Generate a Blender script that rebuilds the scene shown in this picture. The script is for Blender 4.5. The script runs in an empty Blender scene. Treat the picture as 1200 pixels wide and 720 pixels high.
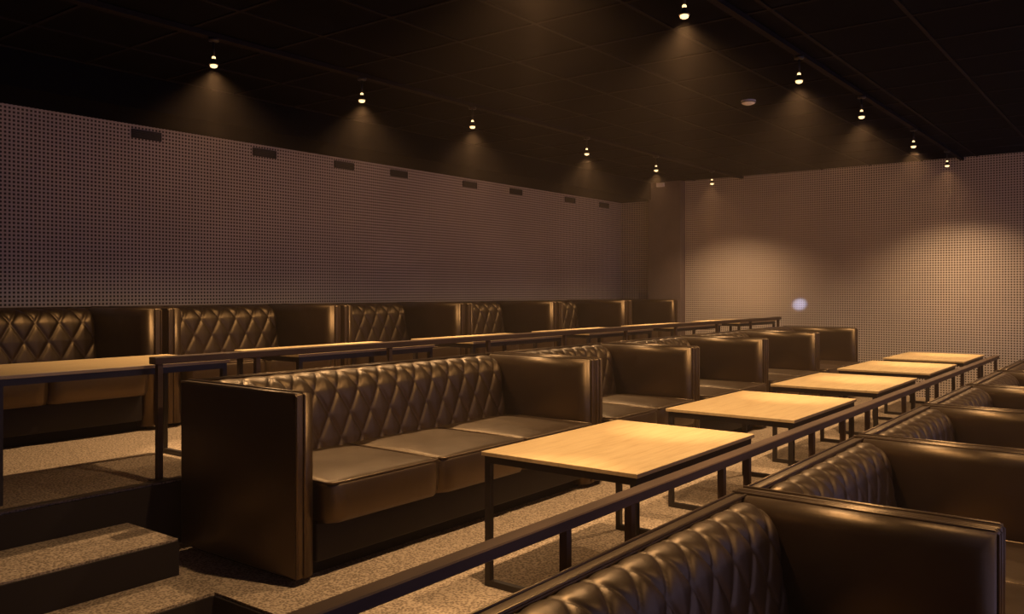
import bpy, bmesh, math, random
from mathutils import Vector, Matrix
R = math.radians
scene = bpy.context.scene
col = scene.collection
random.seed(7)

# ---------------------------------------------------------------- camera
cam_d = bpy.data.cameras.new('camera')
cam = bpy.data.objects.new('camera', cam_d); col.objects.link(cam)
cam.location = (0, 0, 1.312)
cam.rotation_euler = (R(90), 0, R(37.5))
cam_d.sensor_width = 36; cam_d.lens = 36 * 1002 / 1200
cam_d.shift_y = -18 / 1200
cam_d.clip_start = 0.02
scene.camera = cam
# ---------------------------------------------------------------- world, exposure, lamps
world = bpy.data.worlds.new('world'); scene.world = world; world.use_nodes = True
bg = world.node_tree.nodes['Background']
bg.inputs[0].default_value = (0.58, 0.53, 1.05, 1); bg.inputs[1].default_value = 0.42
scene.view_settings.view_transform = 'Standard'; scene.view_settings.look = 'None'
scene.view_settings.exposure = 0; scene.view_settings.gamma = 1
scene.view_settings.use_curve_mapping = False
LAMP_W = 185            # watts of the wide part of each ceiling spot
CORE_W = 230            # and of its narrow core
LAMP_COL = (1.0, 0.64, 0.32)
LAMP_ANGLE = 124
CORE_ANGLE = 25
HAZE = 0.0055

# ---------------------------------------------------------------- materials
def mat(name, color, rough=0.5, spec=0.5, metal=0.0):
    m = bpy.data.materials.new(name); m.use_nodes = True
    b = m.node_tree.nodes['Principled BSDF']
    b.inputs['Base Color'].default_value = (*color, 1)
    b.inputs['Roughness'].default_value = rough
    b.inputs['Specular IOR Level'].default_value = spec
    b.inputs['Metallic'].default_value = metal
    return m
def nodes(m):
    nt = m.node_tree
    return nt, nt.nodes, nt.links, nt.nodes['Principled BSDF']
def mathn(nt, op, a, b=None, c=None):
    n = nt.nodes.new('ShaderNodeMath'); n.operation = op
    for i, v in enumerate((a, b, c)):
        if v is None: continue
        if isinstance(v, (int, float)): n.inputs[i].default_value = v
        else: nt.links.new(v, n.inputs[i])
    return n.outputs[0]
def coords(nt):
    return nt.nodes.new('ShaderNodeTexCoord').outputs['Object']
def noise(nt, vec, scale, detail=3, sx=None):
    if sx is not None:
        mp = nt.nodes.new('ShaderNodeMapping'); mp.inputs['Scale'].default_value = sx
        nt.links.new(vec, mp.inputs[0]); vec = mp.outputs[0]
    n = nt.nodes.new('ShaderNodeTexNoise'); n.inputs['Scale'].default_value = scale
    n.inputs['Detail'].default_value = detail; nt.links.new(vec, n.inputs['Vector'])
    return n.outputs['Fac']
def ramp(nt, fac, stops):
    r = nt.nodes.new('ShaderNodeValToRGB'); e = r.color_ramp.elements
    while len(e) < len(stops): e.new(0.5)
    for el, (p, c) in zip(e, stops):
        el.position = p; el.color = (*c, 1)
    nt.links.new(fac, r.inputs[0]); return r.outputs[0]
def bump(nt, bsdf, h, strength, dist):
    b = nt.nodes.new('ShaderNodeBump'); b.inputs['Strength'].default_value = strength
    b.inputs['Distance'].default_value = dist
    nt.links.new(h, b.inputs['Height']); nt.links.new(b.outputs[0], bsdf.inputs['Normal'])

def leather(name, c1, c2, rough):
    m = mat(name, c1, rough, 1.0, 0.0); nt, N, L, b = nodes(m); v = coords(nt)
    b.inputs['Specular Tint'].default_value = (1.0, 0.70, 0.41, 1); b.inputs['IOR'].default_value = 1.60
    L.new(ramp(nt, noise(nt, v, 6, 4), [(0.35, c1), (0.7, c2)]), b.inputs['Base Color'])
    f = noise(nt, v, 9, 4)
    L.new(mathn(nt, 'MULTIPLY_ADD', f, 0.16, rough - 0.08), b.inputs['Roughness'])
    vo = nt.nodes.new('ShaderNodeTexVoronoi'); vo.inputs['Scale'].default_value = 420
    nt.links.new(v, vo.inputs['Vector'])
    w = noise(nt, v, 14, 3)
    bump(nt, b, mathn(nt, 'MULTIPLY_ADD', vo.outputs['Distance'], 0.12, mathn(nt, 'MULTIPLY', w, 1.0)), 0.25, 0.006)
    return m
M_leather = leather('dark_brown_leather', (0.013, 0.0066, 0.0038), (0.020, 0.0105, 0.006), 0.42)
M_piping = leather('leather_piping', (0.026, 0.016, 0.011), (0.036, 0.022, 0.014), 0.34)
M_vinyl = mat('matt_dark_vinyl', (0.012, 0.0075, 0.006), 0.6, 0.3)
nt, N, L, b = nodes(M_vinyl); v = coords(nt)
L.new(ramp(nt, noise(nt, v, 5, 4), [(0.3, (0.010, 0.006, 0.005)), (0.7, (0.016, 0.010, 0.008))]), b.inputs['Base Color'])
bump(nt, b, noise(nt, v, 160, 3), 0.15, 0.003)
M_plinth = mat('black_plinth', (0.008, 0.007, 0.007), 0.7, 0.2)
M_black = mat('black_steel', (0.022, 0.016, 0.014), 0.42, 0.45)
nt, N, L, b = nodes(M_black); v = coords(nt)
L.new(ramp(nt, noise(nt, v, 5, 5), [(0.3, (0.018, 0.013, 0.011)), (0.75, (0.034, 0.024, 0.02))]), b.inputs['Base Color'])
M_rail = mat('brown_black_rail_paint', (0.06, 0.036, 0.026), 0.5, 0.2)
nt, N, L, b = nodes(M_rail); v = coords(nt)
L.new(ramp(nt, noise(nt, v, 4, 6, (3, 0.6, 3)), [(0.3, (0.075, 0.045, 0.03)), (0.75, (0.13, 0.08, 0.052))]), b.inputs['Base Color'])
# oak
def oak(name):
    m = mat(name, (0.5, 0.3, 0.13), 0.42, 0.4); nt, N, L, b = nodes(m); v = coords(nt)
    f = noise(nt, v, 6, 6, (9, 0.7, 9)); g = noise(nt, v, 30, 4, (8, 0.25, 8))
    c = ramp(nt, mathn(nt, 'MULTIPLY_ADD', g, 0.45, mathn(nt, 'MULTIPLY', f, 0.6)),
             [(0.30, (0.44, 0.285, 0.13)), (0.5, (0.57, 0.40, 0.20)), (0.72, (0.64, 0.47, 0.25))])
    L.new(c, b.inputs['Base Color']); bump(nt, b, g, 0.05, 0.002)
    return m
M_oak = oak('light_oak')
# carpet
def carpet(name, c1, c2, c3):
    m = mat(name, c1, 0.95, 0.1); nt, N, L, b = nodes(m); v = coords(nt)
    vo = nt.nodes.new('ShaderNodeTexVoronoi'); vo.inputs['Scale'].default_value = 85
    nt.links.new(v, vo.inputs['Vector'])
    f = noise(nt, v, 60, 3); big = noise(nt, v, 2.2, 3)
    h = mathn(nt, 'MULTIPLY_ADD', vo.outputs['Distance'], 0.8, mathn(nt, 'MULTIPLY', f, 0.45))
    h2 = mathn(nt, 'MULTIPLY_ADD', big, 0.16, h)
    L.new(ramp(nt, h2, [(0.30, c1), (0.6, c2), (0.85, c3)]), b.inputs['Base Color'])
    bump(nt, b, h, 0.7, 0.006)
    return m
M_carpet = carpet('flecked_brown_carpet', (0.115, 0.085, 0.06), (0.25, 0.185, 0.13), (0.46, 0.35, 0.25))
M_riser = mat('dark_riser_board', (0.022, 0.016, 0.014), 0.7, 0.2)
M_nosing = mat('step_nosing', (0.06, 0.045, 0.035), 0.4, 0.5)
# perforated wall panel
def perforated(name, axis, c):
    m = mat(name, c, 0.75, 0.25); nt, N, L, b = nodes(m); v = coords(nt)
    s = nt.nodes.new('ShaderNodeSeparateXYZ'); L.new(v, s.inputs[0])
    def hole(o, pitch):
        f = mathn(nt, 'FRACT', mathn(nt, 'DIVIDE', o, pitch))
        return mathn(nt, 'ABSOLUTE', mathn(nt, 'SUBTRACT', f, 0.5))
    d = mathn(nt, 'MAXIMUM', hole(s.outputs[axis], 0.03), hole(s.outputs[2], 0.03))
    mr = nt.nodes.new('ShaderNodeMapRange'); L.new(d, mr.inputs[0])
    mr.inputs[1].default_value = 0.235; mr.inputs[2].default_value = 0.30
    big = noise(nt, v, 1.3, 4)
    base = ramp(nt, big, [(0.3, tuple(x * 0.92 for x in c)), (0.7, tuple(x * 1.06 for x in c))])
    mx = nt.nodes.new('ShaderNodeMix'); mx.data_type = 'RGBA'
    L.new(mr.outputs[0], mx.inputs[0]); mx.inputs[6].default_value = (c[0] * 0.10, c[1] * 0.09, c[2] * 0.09, 1)
    L.new(base, mx.inputs[7]); L.new(mx.outputs[2], b.inputs['Base Color'])
    bump(nt, b, mr.outputs[0], 0.6, 0.01)
    return m
WALLC = (0.62, 0.52, 0.47)
M_wall_l = perforated('perforated_panel_left', 1, WALLC)
M_wall_b = perforated('perforated_panel_far', 0, WALLC)
def plaster(name, c, rough=0.85, spec=0.2):
    m = mat(name, c, rough, spec); nt, N, L, b = nodes(m); v = coords(nt)
    L.new(ramp(nt, noise(nt, v, 3, 5), [(0.3, tuple(x * .9 for x in c)), (0.7, tuple(x * 1.1 for x in c))]), b.inputs['Base Color'])
    return m
M_pillar = plaster('pillar_paint', (0.17, 0.125, 0.115))
M_soffit = plaster('black_soffit_paint', (0.006, 0.0055, 0.0065), 0.9, 0.03)
M_ceiling = plaster('black_ceiling_board', (0.007, 0.006, 0.0065), 0.9, 0.03)
M_grid = plaster('ceiling_grid_paint', (0.020, 0.015, 0.014), 0.8, 0.05)
M_vent = mat('dark_vent', (0.02, 0.017, 0.02), 0.6, 0.3)
M_white = plaster('white_plastic', (0.86, 0.82, 0.86), 0.5)
M_dark = mat('dark_slot', (0.03, 0.03, 0.03), 0.6, 0.3)
M_chrome = mat('lamp_ring_metal', (0.55, 0.47, 0.36), 0.3, 0.5, 0.9)
M_bulb = mat('lit_bulb', (1, 0.9, 0.7), 0.3)
b = M_bulb.node_tree.nodes['Principled BSDF']
b.inputs['Emission Color'].default_value = (1.0, 0.66, 0.30, 1); b.inputs['Emission Strength'].default_value = 2.2

# ---------------------------------------------------------------- mesh helpers
def link(name, bm, m, parent=None, smooth=False, loc=None):
    me = bpy.data.meshes.new(name); bm.normal_update(); bm.to_mesh(me); bm.free()
    me.materials.append(m)
    if smooth:
        for p in me.polygons: p.use_smooth = True
    o = bpy.data.objects.new(name, me); col.objects.link(o)
    if parent: o.parent = parent
    if loc: o.location = loc
    return o
def box(bm, x0, x1, y0, y1, z0, z1):
    vs = [bm.verts.new((x, y, z)) for z in (z0, z1) for (x, y) in ((x0, y0), (x1, y0), (x1, y1), (x0, y1))]
    for f in ((3, 2, 1, 0), (4, 5, 6, 7), (0, 1, 5, 4), (1, 2, 6, 5), (2, 3, 7, 6), (3, 0, 4, 7)):
        bm.faces.new([vs[i] for i in f])
def bx(*a):
    bm = bmesh.new(); box(bm, *a); return bm
def rbox(x0, x1, y0, y1, z0, z1, r, seg=3):
    bm = bx(x0, x1, y0, y1, z0, z1)
    bmesh.ops.bevel(bm, geom=bm.edges[:], offset=r, segments=seg, profile=0.5, affect='EDGES')
    return bm
def tube(bm, pts, r, n=6, closed=False):
    pts = [Vector(p) for p in pts]; rings = []
    for i, p in enumerate(pts):
        a = pts[i - 1] if i else pts[0]; c = pts[i + 1] if i < len(pts) - 1 else pts[-1]
        t = (c - a).normalized()
        u = t.cross(Vector((0, 0, 1)))
        if u.length < 0.2: u = t.cross(Vector((0, 1, 0)))
        u.normalize(); w = u.cross(t)
        rings.append([bm.verts.new(p + r * (math.cos(k * 2 * math.pi / n) * u + math.sin(k * 2 * math.pi / n) * w)) for k in range(n)])
    for A, B in zip(rings, rings[1:]):
        for k in range(n):
            bm.faces.new((A[k], A[(k + 1) % n], B[(k + 1) % n], B[k]))
    bm.faces.new(rings[0][::-1]); bm.faces.new(rings[-1])
def lathe(bm, prof, n=20, center=(0, 0, 0)):
    rings = []
    for r, z in prof:
        rings.append([bm.verts.new((center[0] + r * math.cos(2 * math.pi * k / n), center[1] + r * math.sin(2 * math.pi * k / n), center[2] + z)) for k in range(n)])
    for A, B in zip(rings, rings[1:]):
        for k in range(n):
            bm.faces.new((A[k], B[k], B[(k + 1) % n], A[(k + 1) % n]))
    bm.faces.new(rings[0]); bm.faces.new(rings[-1][::-1])
def empty(name, loc=(0, 0, 0), rz=0):
    o = bpy.data.objects.new(name, None); o.location = loc; o.rotation_euler = (0, 0, rz)
    o.empty_display_size = 0.1; col.objects.link(o); return o
def tag(o, label=None, cat=None, group=None, kind=None):
    for k, vv in (('label', label), ('category', cat), ('group', group), ('kind', kind)):
        if vv: o[k] = vv
    return o
def kids(o): return [c for c in col.objects if c.parent == o]
def copy_thing(root, loc):
    r = root.copy(); col.objects.link(r); r.location = loc
    for ch in list(root.children):
        c = ch.copy(); col.objects.link(c); c.parent = r
        for g in list(ch.children):
            d = g.copy(); col.objects.link(d); d.parent = c
    return r
def struct(name, bm, m, parent=None):
    o = link(name, bm, m, parent)
    if not parent: o['kind'] = 'structure'
    return o

# ---------------------------------------------------------------- structure
ST = 0.335                   # rise between two tiers
XW, YW = -6.70, 11.50        # left wall, far wall
ZC = 2.93                    # ceiling
YN = -2.2                    # near end of the floors
E3, E2 = -4.10, -1.45        # front edges of upper and middle tier
XR = 3.2
# lowest tier
f = struct('floor', bx(E2 - 0.02, XR, YN, YW, -ST - 0.15, -ST), M_carpet)
# middle tier
f2 = struct('floor_middle', bx(E3 - 0.02, E2, 2.17, YW, -ST - 0.12, 0), M_carpet)
struct('riser', bx(E2, E2 + 0.012, 2.17, YW, -ST, -0.012), M_riser, f2)
struct('riser', bx(-3.29, E2 - 0.001, 2.158, 2.17, -ST, -0.012), M_riser, f2)
f2b = struct('floor_landing', bx(-3.66, -3.30, YN, 2.169, -ST - 0.1, 0), M_carpet)
struct('riser', bx(-3.30, -3.288, YN, 2.158, -ST, -0.012), M_riser, f2b)
f2c = struct('floor_lower_aisle', bx(-3.30, E2 - 0.021, YN, 2.157, -ST - 0.14, -ST), M_carpet)
struct('step', bx(-3.287, -2.9, YN, 2.157, -ST, -ST / 2), M_carpet, f2c)
struct('rail_curb', bx(-1.90, E2 - 0.021, 0.4, 2.157, -ST, 0), M_carpet, f2c)
# upper tier
f3 = struct('floor_upper', bx(XW, E3, YN, YW, -ST, ST), M_carpet)
struct('riser', bx(E3, E3 + 0.012, YN, YW, 0.001, ST - 0.012), M_riser, f3)
struct('nosing', bx(E3 - 0.03, E3 + 0.014, YN, YW, ST, ST + 0.006), M_nosing, f3)
st1 = struct('step', bx(E3 + 0.013, -3.64, YN, 2.20, 0.001, ST / 2), M_carpet, f2)
struct('riser', bx(-3.64, -3.628, YN, 2.20, 0.001, ST / 2 - 0.01), M_riser, f2)

struct('wall_left', bx(XW - 0.15, XW, YN, YW + 0.15, -ST, ZC + 0.1), M_wall_l)
struct('wall_back', bx(XW, XR, YW, YW + 0.15, -ST - 0.15, ZC + 0.1), M_wall_b)
pl = struct('wall_pillar', bx(-6.14, -5.62, 11.34, YW, ST, ZC), M_pillar)
wn = struct('wall_near', bx(XW, XR, YN - 0.15, YN, -ST - 0.15, ZC + 0.1), M_soffit)
sf = struct('ceiling_soffit', bx(XW, -6.10, YN, YW, 2.68, ZC + 0.1), M_soffit)
ce = struct('ceiling', bx(-6.10, XR, YN, YW, ZC + 0.02, ZC + 0.14), M_ceiling)
pm = None
X0, Y0, P = -6.08, 11.5, 0.61
for i in range(11):
    for j in range(17):
        x = X0 + i * P; y = Y0 - (j + 1) * P
        if pm is None:
            pm = link('ceiling_panel', bx(0.018, P - 0.018, 0.018, P - 0.018, 0.004, 0.02), M_ceiling, ce, loc=(x, y, ZC)); pm0 = pm
        else:
            c = pm0.copy(); col.objects.link(c); c.location = (x, y, ZC)
for i in range(12):
    struct('grid_bar', bx(X0 + i * P - 0.012, X0 + i * P + 0.012, Y0 - 17 * P, Y0, ZC - 0.002, ZC + 0.02), M_grid, ce)
for j in range(1, 18):
    struct('grid_bar', bx(X0, X0 + 11 * P, Y0 - j * P - 0.012, Y0 - j * P + 0.012, ZC - 0.0015, ZC + 0.02), M_grid, ce)

# ---------------------------------------------------------------- sofas
def arm_parts(root, side, y_out, D=0.92, H=0.86, T=0.13):
    # side -1: arm at -y end.  y_out is the outer face
    s = -side
    yo, ym, yi = y_out, y_out + s * 0.046, y_out + s * T
    a, c = sorted((yo, ym))
    arm = link('arm', rbox(-D / 2, D / 2, a, c, 0.03, H, 0.012, 2), M_leather, root, True)
    a, c = sorted((ym, yi))
    bm = bx(-D / 2 + 0.03, D / 2 - 0.004, a, c, 0.03, H - 0.002)
    # strong rounding on the inner top and front edges, soft on the rest
    big = [e for e in bm.edges if all(abs(w.co.y - yi) < 1e-5 for w in e.verts) and
           (all(w.co.z > H - 0.01 for w in e.verts) or all(w.co.x > D / 2 - 0.01 for w in e.verts))]
    bmesh.ops.bevel(bm, geom=big, offset=0.065, segments=8, profile=0.5, affect='EDGES')
    pad = link('arm_pad', bm, M_leather, arm, True)
    pad.data.shade_smooth() if hasattr(pad.data, 'shade_smooth') else None
    bm = bmesh.new()
    for yy, hh in ((yo + s * 0.004, H - 0.004), (ym, H + 0.001)):
        tube(bm, [(-D / 2 + 0.004, yy, hh), (D / 2 - 0.012, yy, hh), (D / 2 - 0.001, yy, hh - 0.012), (D / 2 - 0.001, yy, 0.04)], 0.0065, 6)
    link('piping', bm, M_piping, arm, True)

def quilt(root, y0, y1):
    prof = [(-0.395, 0.828), (-0.387, 0.842), (-0.365, 0.849), (-0.325, 0.840), (-0.285, 0.812), (-0.257, 0.765),
            (-0.240, 0.70), (-0.226, 0.60), (-0.214, 0.50), (-0.206, 0.42)]
    # smooth arc-length resample
    P_ = [Vector((x, 0, z)) for x, z in prof]
    fine = []
    for i in range(len(P_) - 1):
        p0 = P_[max(i - 1, 0)]; p1 = P_[i]; p2 = P_[i + 1]; p3 = P_[min(i + 2, len(P_) - 1)]
        for k in range(8):
            t = k / 8
            fine.append(0.5 * ((2 * p1) + (p2 - p0) * t + (2 * p0 - 5 * p1 + 4 * p2 - p3) * t * t + (3 * p1 - p0 - 3 * p2 + p3) * t ** 3))
    fine.append(P_[-1])
    acc = [0]
    for a, c in zip(fine, fine[1:]): acc.append(acc[-1] + (c - a).length)
    NS = 76; Ltot = acc[-1]; samp = []
    for k in range(NS + 1):
        s = Ltot * k / NS
        i = max(j for j in range(len(acc)) if acc[j] <= s + 1e-9); i = min(i, len(fine) - 2)
        t = (s - acc[i]) / max(acc[i + 1] - acc[i], 1e-9)
        p = fine[i].lerp(fine[i + 1], t); d = (fine[i + 1] - fine[i]).normalized()
        samp.append((s, p, Vector((-d.z, 0, d.x)) if True else None))
    w = y1 - y0; nd = max(1, round(w / 0.163)); dw = w / nd
    NY = nd * 20
    bm = bmesh.new(); grid = []
    for k, (s, p, nrm) in enumerate(samp):
        row = []
        v = (s - 0.062) / 0.27
        for j in range(NY + 1):
            y = y0 + w * j / NY; u = (y - y0) / dw
            tri = lambda q: abs((q + 0.5) % 1 - 0.5)
            da, db = tri(u + v), tri(u - v)
            h = 0.0150 * (1 - math.exp(-da / 0.062)) * (1 - math.exp(-db / 0.062)) * (0.8 + 0.4 * min(da, db) / 0.5)
            edge = min(1, (y - y0) / 0.03, (y1 - y) / 0.03)
            t_ = min(1, s / 0.13); fade = min(1, s / 0.02) * (0.42 + 0.58 * t_ * t_ * (3 - 2 * t_))
            q = p + nrm * (h * fade - 0.012 * (1 - max(0, edge)) ** 2)
            row.append(bm.verts.new((q.x, y, q.z)))
        grid.append(row)
    for A, B in zip(grid, grid[1:]):
        for j in range(NY):
            bm.faces.new((A[j], B[j], B[j + 1], A[j + 1]))
    # close the ends and back so the cushion is a solid body
    for j, flip in ((0, False), (NY, True)):
        yb = y0 if j == 0 else y1
        a = bm.verts.new((-0.395, yb, 0.42))
        loop = [r[j] for r in grid] + [a]
        bm.faces.new(loop if flip else loop[::-1])
    bmesh.ops.recalc_face_normals(bm, faces=bm.faces[:])
    return link('back_cushion', bm, M_leather, root, True)

def seat(root, y0, y1):
    x0, x1, z0, z1 = -0.22, 0.53, 0.262, 0.445
    bm = bmesh.new(); NX, NY = 14, 14; r = 0.03
    grid = []
    def crown(u, v):
        e = lambda t: 1 - abs(2 * t - 1) ** 4
        return 0.022 * e(u) * e(v)
    for i in range(NX + 1):
        u = i / NX; row = []
        for j in range(NY + 1):
            v = j / NY
            wr = 0.0022 * math.sin(9 * u + 5 * v + y0 * 3) * math.sin(7 * v - 4 * u)
            px, py = x0 + (x1 - x0) * u, y0 + (y1 - y0) * v
            ey = min(py - y0, y1 - py) / 0.05
            if ey < 1: px -= 0.03 * (1 - math.sqrt(1 - (1 - ey) ** 2)) * u ** 3
            row.append(bm.verts.new((px, py, z1 + crown(u, v) + wr * (1 if 0 < i < NX and 0 < j < NY else 0))))
        grid.append(row)
    for i in range(NX):
        for j in range(NY):
            bm.faces.new((grid[i][j], grid[i + 1][j], grid[i + 1][j + 1], grid[i][j + 1]))
    per = [grid[i][0] for i in range(NX + 1)] + [grid[NX][j] for j in range(1, NY + 1)] + \
          [grid[i][NY] for i in range(NX - 1, -1, -1)] + [grid[0][j] for j in range(NY - 1, 0, -1)]
    prev = per
    cx, cy = (x0 + x1) / 2, (y0 + y1) / 2
    for k, (dz, bul) in enumerate(((-0.02, 0.006), (-0.09, 0.010), (-0.16, 0.004), (z0 - z1, -0.006))):
        ring = []
        for p in per:
            ox = 1 if p.co.x > x1 - 0.031 else (-1 if p.co.x < x0 + 1e-4 else 0)
            oy = 1 if p.co.y > y1 - 1e-4 else (-1 if p.co.y < y0 + 1e-4 else 0)
            ring.append(bm.verts.new((p.co.x + ox * bul, p.co.y + oy * bul * 0.3, z1 + dz)))
        n = len(per)
        for q in range(n):
            bm.faces.new((prev[q], ring[q], ring[(q + 1) % n], prev[(q + 1) % n]))
        prev = ring
    bm.faces.new(prev)
    bmesh.ops.recalc_face_normals(bm, faces=bm.faces[:])
    c = link('seat_cushion', bm, M_leather, root, True)
    bm = bmesh.new()
    tube(bm, [(x0 + .06, y0 + .005, z1 + .001), (x1 - .05, y0 + .003, z1 + .001), (x1 - .028, y0 + .003, z1 + .001), (x1 - .008, y0 + .018, z1 + .001), (x1, y0 + .05, z1 + .001), (x1 + .001, (y0 + y1) / 2, z1 + .002),
              (x1, y1 - .05, z1 + .001), (x1 - .008, y1 - .018, z1 + .001), (x1 - .028, y1 - .003, z1 + .001), (x1 - .05, y1 - .003, z1 + .001), (x0 + .06, y1 - .005, z1 + .001)], 0.006, 6)
    link('piping', bm, M_piping, c, True)
    return c

def make_sofa(n, W):
    root = empty('leather_sofa')
    h = W / 2; T = 0.13; H = 0.86
    link('back_panel', rbox(-0.46, -0.395, -h + 0.047, h - 0.047, 0.03, H - 0.003, 0.01, 2), M_leather, root, True)
    bp = kids(root)[0]
    bm = bmesh.new()
    for xx in (-0.447, -0.398):
        tube(bm, [(xx, -h + 0.06, H - 0.002), (xx, h - 0.06, H - 0.002)], 0.006, 6)
    link('piping', bm, M_piping, bp, True)
    arm_parts(root, -1, -h); arm_parts(root, 1, h)
    link('base', rbox(-0.394, 0.44, -h + T + 0.001, h - T - 0.001, 0.075, 0.258, 0.01, 2), M_vinyl, root, True)
    link('plinth', bx(-0.40, 0.36, -h + 0.06, h - 0.06, 0.0, 0.075), M_plinth, root)
    yi0, yi1 = -h + T + 0.002, h - T - 0.002
    quilt(root, yi0, yi1)
    w = (yi1 - yi0) / n
    for k in range(n): seat(root, yi0 + k * w + 0.002, yi0 + (k + 1) * w - 0.002)
    return root
protos = {'mid': make_sofa(2, 1.515), 'low': make_sofa(2, 1.595), 'end': make_sofa(2, 1.40), 'long': make_sofa(3, 2.488)}
XF = {1: -5.66 - 0.46, 2: -3.055 - 0.46, 3: -0.44 - 0.46}     # row centre lines
ZF = {1: ST, 2: 0.0, 3: -ST}
used = {k: 0 for k in protos}
def place_sofa(kind, row, yc, label, group):
    src = protos[kind]
    loc = (XF[row], yc, ZF[row])
    o = src if not used[kind] else copy_thing(src, loc)
    used[kind] += 1; o.location = loc
    return tag(o, label, 'sofa', group)
order = ['nearest', 'second', 'third', 'fourth', 'fifth', 'sixth']
place_sofa('long', 2, 3.66, 'three-seat dark brown leather sofa with diamond-quilted back, behind the nearest oak table', 'quilted leather sofas on the middle tier')
for k in range(4):
    place_sofa('mid', 2, 5.675 + 1.53 * k, ['two-seat leather sofa directly beyond the three-seat sofa on the middle tier',
               'two-seat leather sofa second beyond the three-seat sofa on the middle tier',
               'two-seat leather sofa next to last before the far wall on the middle tier',
               'two-seat leather sofa last on the middle tier, against the far wall'][k], 'quilted leather sofas on the middle tier')
place_sofa('long', 3, 1.995, 'large leather sofa in the right foreground, cut by the bottom edge of the picture', 'quilted leather sofas on the lowest tier')
for k in range(5):
    place_sofa('low', 3, 4.05 + 1.612 * k, ['leather sofa just beyond the big foreground sofa on the lowest tier',
               'leather sofa second beyond the big foreground sofa on the lowest tier',
               'leather sofa third beyond the foreground sofa on the lowest tier',
               'leather sofa next to last before the far wall on the lowest tier',
               'leather sofa farthest on the lowest tier, against the far wall'][k], 'quilted leather sofas on the lowest tier')
for k in range(6):
    place_sofa('low' if k < 5 else 'end', 1, 2.50 + 1.645 * k if k < 5 else 10.62, ['dim leather sofa against the perforated left wall, leftmost of the upper tier',
               'dim leather sofa on the upper tier, second from left along the perforated wall',
               'dim leather sofa on the upper tier, third from left along the perforated wall',
               'dim leather sofa on the upper tier, fourth from left along the perforated wall',
               'dim leather sofa on the upper tier, next to last before the pillar',
               'dim leather sofa on the upper tier, farthest, under the corner pillar'][k], 'quilted leather sofas on the upper tier')

# ---------------------------------------------------------------- tables
def make_table(Lx, Ly, H=0.60):
    root = empty('oak_table')
    hx, hy = Lx / 2, Ly / 2
    link('tabletop', rbox(-hx, hx, -hy, hy, H - 0.018, H, 0.002, 1), M_oak, root)
    g = 0.028; i = 0.012
    bm = bmesh.new(); z0, z1 = H - 0.05, H - 0.0185
    for s in (-1, 1):
        a, c = sorted((s * (hx - i), s * (hx - i - g))); box(bm, a, c, -hy + i, hy - i, z0, z1)
        a, c = sorted((s * (hy - i), s * (hy - i - g))); box(bm, -hx + i + g, hx - i - g, a, c, z0, z1)
    link('apron_frame', bm, M_black, root)
    for sx in (-1, 1):
        for sy in (-1, 1):
            a, c = sorted((sx * (hx - i), sx * (hx - i - g))); d, e = sorted((sy * (hy - i), sy * (hy - i - g)))
            link('leg', bx(a, c, d, e, 0, z0), M_black, root)
    for sy in (-1, 1):
        d, e = sorted((sy * (hy - i), sy * (hy - i - g)))
        link('floor_bar', bx(-hx + i + g, hx - i - g, d, e, 0.0, g), M_black, root)
    return root
tm = make_table(0.79, 1.19); tu = make_table(0.66, 1.22, 0.595)
names2 = ['oak table nearest the camera, in front of the three-seat sofa', 'second oak table from the camera on the middle tier',
          'third oak table from the camera on the middle tier', 'fourth oak table on the middle tier, next to last before the far wall',
          'smallest-looking oak table on the middle tier, closest to the far wall']
for k, y in enumerate((3.535, 5.30, 7.03, 8.70, 10.30)):
    o = tm if k == 0 else copy_thing(tm, (0, 0, 0)); o.location = (-2.035, y, 0)
    tag(o, names2[k], 'table', 'oak tables on the middle tier')
names1 = ['dim oak table at the left edge of the picture, on the upper tier', 'oak table on the upper tier behind the rail, second from left',
          'oak table on the upper tier behind the rail, third from left', 'oak table on the upper tier behind the rail, fourth from left',
          'oak table on the upper tier, next to last before the far wall', 'oak table on the upper tier at the far end of the rail']
for k, y in enumerate((2.25, 3.95, 5.6, 7.25, 8.95, 10.72)):
    o = tu if k == 0 else copy_thing(tu, (0, 0, 0)); o.location = (-4.53, y, ST)
    tag(o, names1[k], 'table', 'oak tables on the upper tier')

# ---------------------------------------------------------------- guard rails
def rail(x, y0, y1, zf, h, posts, label):
    root = empty('guard_rail', (x, y0, zf))
    bm = rbox(-0.03, 0.03, 0, y1 - y0, h - 0.038, h, 0.004, 1)
    link('top_bar', bm, M_rail, root)
    for y in posts:
        p = link('post', bx(-0.014, 0.014, y - y0 - 0.014, y - y0 + 0.014, 0.006, h - 0.038), M_rail, root)
        link('foot_plate', bx(-0.035, 0.035, y - y0 - 0.04, y - y0 + 0.04, 0.0, 0.006), M_black, p)
    return tag(root, label, 'rail', 'low black guard rails')
rail(-1.52, 0.6, 10.85, 0, 0.60, [0.65, 1.25, 2.26, 2.67, 3.46, 3.74, 4.63, 5.18, 5.70, 6.65, 7.75, 8.87, 9.77, 10.80],
     'low dark metal rail in front of the oak tables, running behind the lowest sofas')
rail(-4.145, 2.36, 11.3, ST, 0.64, [2.40, 3.0, 4.05, 5.1, 6.15, 7.2, 8.25, 9.3, 10.3, 11.25],
     'low dark metal rail behind the middle sofas, at the edge of the upper tier')

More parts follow.
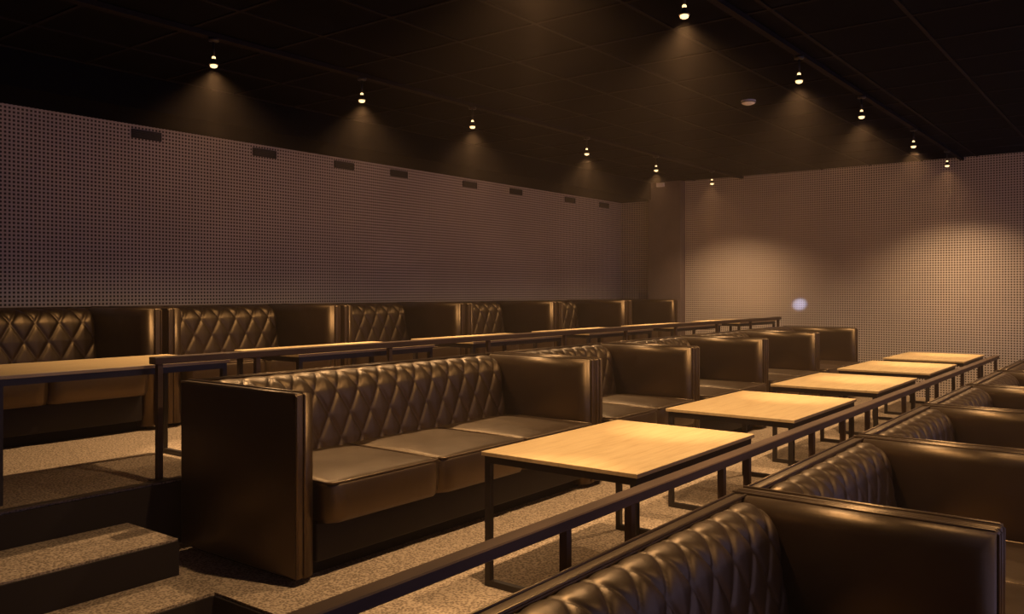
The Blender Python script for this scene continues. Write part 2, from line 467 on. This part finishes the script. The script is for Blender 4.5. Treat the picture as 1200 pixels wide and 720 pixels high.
# ---------------------------------------------------------------- ceiling lamps
def make_lamp():
    root = empty('ceiling_spotlight')
    bm = bmesh.new(); lathe(bm, [(0.032, 0.0), (0.032, -0.018), (0.012, -0.024)], 16)
    link('ceiling_cap', bm, M_black, root, True)
    bm = bmesh.new(); lathe(bm, [(0.007, -0.024), (0.007, -0.112)], 10)
    link('stem', bm, M_black, root, True)
    bm = bmesh.new(); lathe(bm, [(0.007, -0.1125), (0.010, -0.116), (0.012, -0.122), (0.010, -0.127)], 16)
    link('bulb_cap', bm, M_bulb, root, True)
    bm = bmesh.new(); lathe(bm, [(0.010, -0.1275), (0.016, -0.131), (0.016, -0.150), (0.023, -0.160), (0.024, -0.166)], 18)
    link('lamp_housing', bm, M_black, root, True)
    bm = bmesh.new(); lathe(bm, [(0.021, -0.1665), (0.0225, -0.171), (0.021, -0.178), (0.013, -0.183), (0.004, -0.185)], 18)
    link('bulb', bm, M_bulb, root, True)
    bm = bmesh.new()
    pts = [(0.026 * math.cos(a), 0.026 * math.sin(a), -0.165) for a in [2 * math.pi * k / 20 for k in range(21)]]
    tube(bm, pts, 0.003, 6)
    link('lamp_ring', bm, M_chrome, root, True)
    return root
lamp0 = make_lamp(); first = True
spot = bpy.data.lights.new('spot_beam', 'SPOT')
spot.energy = LAMP_W; spot.color = LAMP_COL; spot.spot_size = R(LAMP_ANGLE); spot.spot_blend = 1.0; spot.shadow_soft_size = 0.03
# one beam per lamp: wide soft cone with a brighter narrow centre, set by the angle to the lamp's axis
spot.use_nodes = True
nt = spot.node_tree; em = next(n for n in nt.nodes if n.type == 'EMISSION')
tc = nt.nodes.new('ShaderNodeTexCoord'); sx = nt.nodes.new('ShaderNodeSeparateXYZ'); nt.links.new(tc.outputs['Normal'], sx.inputs[0])
mr = nt.nodes.new('ShaderNodeMapRange'); mr.interpolation_type = 'SMOOTHSTEP'
nt.links.new(mathn(nt, 'ABSOLUTE', sx.outputs[2]), mr.inputs[0])
mr.inputs[1].default_value = math.cos(R(CORE_ANGLE / 2)); mr.inputs[2].default_value = 1.0
mr.inputs[3].default_value = 1.0; mr.inputs[4].default_value = 1.0 + CORE_W / LAMP_W
nt.links.new(mr.outputs[0], em.inputs['Strength'])
dim = spot.copy(); dim.energy = LAMP_W * 0.5
def lamp(x, y, label, group, lights=None):
    global first
    o = lamp0 if first else copy_thing(lamp0, (0, 0, 0)); first = False
    o.location = (x, y, ZC - 0.032)
    tag(o, label, 'lamp', group)
    l = bpy.data.objects.new('spot_beam', lights or spot); col.objects.link(l); l.location = (x, y, ZC - 0.032 - 0.205)
upper = spot.copy(); upper.energy = LAMP_W * 0.92
LN = ['small lit ceiling spotlight, leftmost, above the first upper-tier tables', 'second lit ceiling spotlight from the left, above the upper tier',
      'third lit ceiling spotlight from the left, above the upper tier', 'fourth lit ceiling spotlight from the left, above the upper tier',
      'fifth lit ceiling spotlight from the left, just left of the pillar top', 'sixth lit ceiling spotlight from the left, right of the pillar by the far wall']
for y, n in zip((3.11, 4.35, 5.62, 7.44, 8.94, 10.48), LN): lamp(-4.74, y, n, 'spotlights over the upper tables', upper)
RN = ['lit ceiling spotlight at the top edge of the picture, biggest of the right row', 'lit ceiling spotlight right of the white smoke detector',
      'middle lit ceiling spotlight of the right row', 'lit ceiling spotlight next to last of the right row', 'lit ceiling spotlight farthest right, close to the far wall']
for y, n in zip((4.02, 5.74, 7.22, 9.0, 10.60), RN): lamp(-1.97, y, n, 'spotlights over the middle tables')
OUT = {-1.97: 'ceiling spotlight above the picture edge, over the nearest middle seats',}
for k, nth in enumerate(('first', 'second', 'third', 'fourth', 'fifth')):
    lamp(0.65, 3.9 + 1.62 * k, 'dimmer ceiling spotlight over the lowest sofas, %s from the near end, right of the picture' % nth, 'spotlights over the lowest sofas', dim)
for x, y in ((-1.97, 2.72),):
    lamp(x, y, OUT[x], 'spotlights outside the frame, row %s' % {-4.74: 'over the upper tier', -1.97: 'over the middle tier'}[x])
for x, n in ((-4.74, 'thin black lighting track on the ceiling over the upper tables'), (-1.97, 'thin black lighting track on the ceiling over the middle tables'),
             (0.65, 'thin black lighting track on the ceiling over the lowest sofas, right of the picture')):
    tag(link('lighting_track', bx(x - 0.022, x + 0.022, 0.0, YW - 0.02, ZC - 0.032, ZC - 0.002), M_grid), n, 'track', 'lighting tracks')

# ---------------------------------------------------------------- small fixtures
t = empty('smoke_detector', (-2.81, 6.94, ZC - 0.002))
bm = bmesh.new(); lathe(bm, [(0.060, 0), (0.062, -0.014), (0.05, -0.030), (0.028, -0.038)], 24); link('body', bm, M_white, t, True)
bm = bmesh.new(); lathe(bm, [(0.064, -0.017), (0.064, -0.022), (0.05, -0.022)], 24); link('sensor_slot', bm, M_dark, t, True)
tag(t, 'round white smoke detector on the black ceiling', 'detector')
t = empty('emergency_light', (-5.93, 11.34, 2.885))
link('body', rbox(-0.06, 0.06, -0.045, -0.001, -0.03, 0.03, 0.006, 2), M_white, t)
link('back_plate', bx(-0.052, 0.052, -0.001, 0.0, -0.024, 0.024), M_dark, t)
tag(t, 'small white box at the top of the corner pillar', 'box')
vl = ['leftmost', 'second from left', 'third from left', 'fourth from left', 'fifth from left', 'sixth from left', 'seventh from left', 'farthest, by the corner']
for k, y in enumerate((3.765, 4.93, 5.9, 6.69, 7.89, 8.81, 10.07, 10.99)):
    t = empty('wall_vent', (XW, y, 2.605))
    bm = bmesh.new(); w, h, f_ = 0.13, 0.036, 0.008
    box(bm, 0, 0.012, -w, w, h - f_, h); box(bm, 0, 0.012, -w, w, -h, -h + f_)
    box(bm, 0, 0.012, -w, -w + f_, -h + f_, h - f_); box(bm, 0, 0.012, w - f_, w, -h + f_, h - f_)
    link('frame', bm, M_vent, t)
    link('backing', bx(0, 0.002, -w + f_, w - f_, -h + f_, h - f_), M_dark, t)
    for q in range(4):
        z = -0.02 + q * 0.0133
        link('slat', bx(0.003, 0.010, -w + f_, w - f_, z - 0.002, z + 0.002), M_vent, t)
    tag(t, f'dark vent grille high on the perforated left wall, {vl[k]}', 'vent', 'wall vents')

# projector beyond the picture that throws a small blue spark on the far wall
pj = empty('beam_projector', (2.6, 2.0, 2.55))
tgt = Vector((-3.94, YW, 1.14)); dr = (tgt - Vector((2.6, 2.0, 2.55))); pj.rotation_euler = dr.to_track_quat('-Z', 'Y').to_euler()
bm = bmesh.new(); lathe(bm, [(0.05, 0.20), (0.06, 0.19), (0.06, 0.0), (0.045, 0.0)], 16); link('projector_body', bm, M_black, pj, True)
bm = bmesh.new(); tube(bm, [(0, 0, 0.10), (0, 0.25, 0.35)], 0.012, 8); link('bracket', bm, M_black, pj)
tag(pj, 'small black beam projector under the ceiling, out of the picture to the right', 'projector')
pl_ = bpy.data.lights.new('projector_beam', 'SPOT'); pl_.energy = 9000; pl_.color = (0.55, 0.64, 1.0); pl_.spot_size = R(0.65); pl_.spot_blend = 1.0; pl_.shadow_soft_size = 0.01
o = bpy.data.objects.new('projector_beam', pl_); col.objects.link(o); o.location = Vector((2.6, 2.0, 2.55)) + dr.normalized() * 0.02; o.rotation_euler = pj.rotation_euler

# ---------------------------------------------------------------- haze in the air of the room
hz = link('haze', bx(XW - 0.3, XR + 1.5, YN - 1.5, YW + 0.3, -ST - 0.4, ZC + 0.3), M_dark)
hm = bpy.data.materials.new('thin_haze'); hm.use_nodes = True
n_ = hm.node_tree; n_.nodes.clear()
o_ = n_.nodes.new('ShaderNodeOutputMaterial'); vs = n_.nodes.new('ShaderNodeVolumeScatter')
vs.inputs['Density'].default_value = HAZE; vs.inputs['Color'].default_value = (1.0, 0.73, 0.54, 1); vs.inputs['Anisotropy'].default_value = 0.2
n_.links.new(vs.outputs[0], o_.inputs['Volume'])
hz.data.materials.clear(); hz.data.materials.append(hm)
tag(hz, 'thin haze filling the air of the dark room', 'haze', kind='stuff')
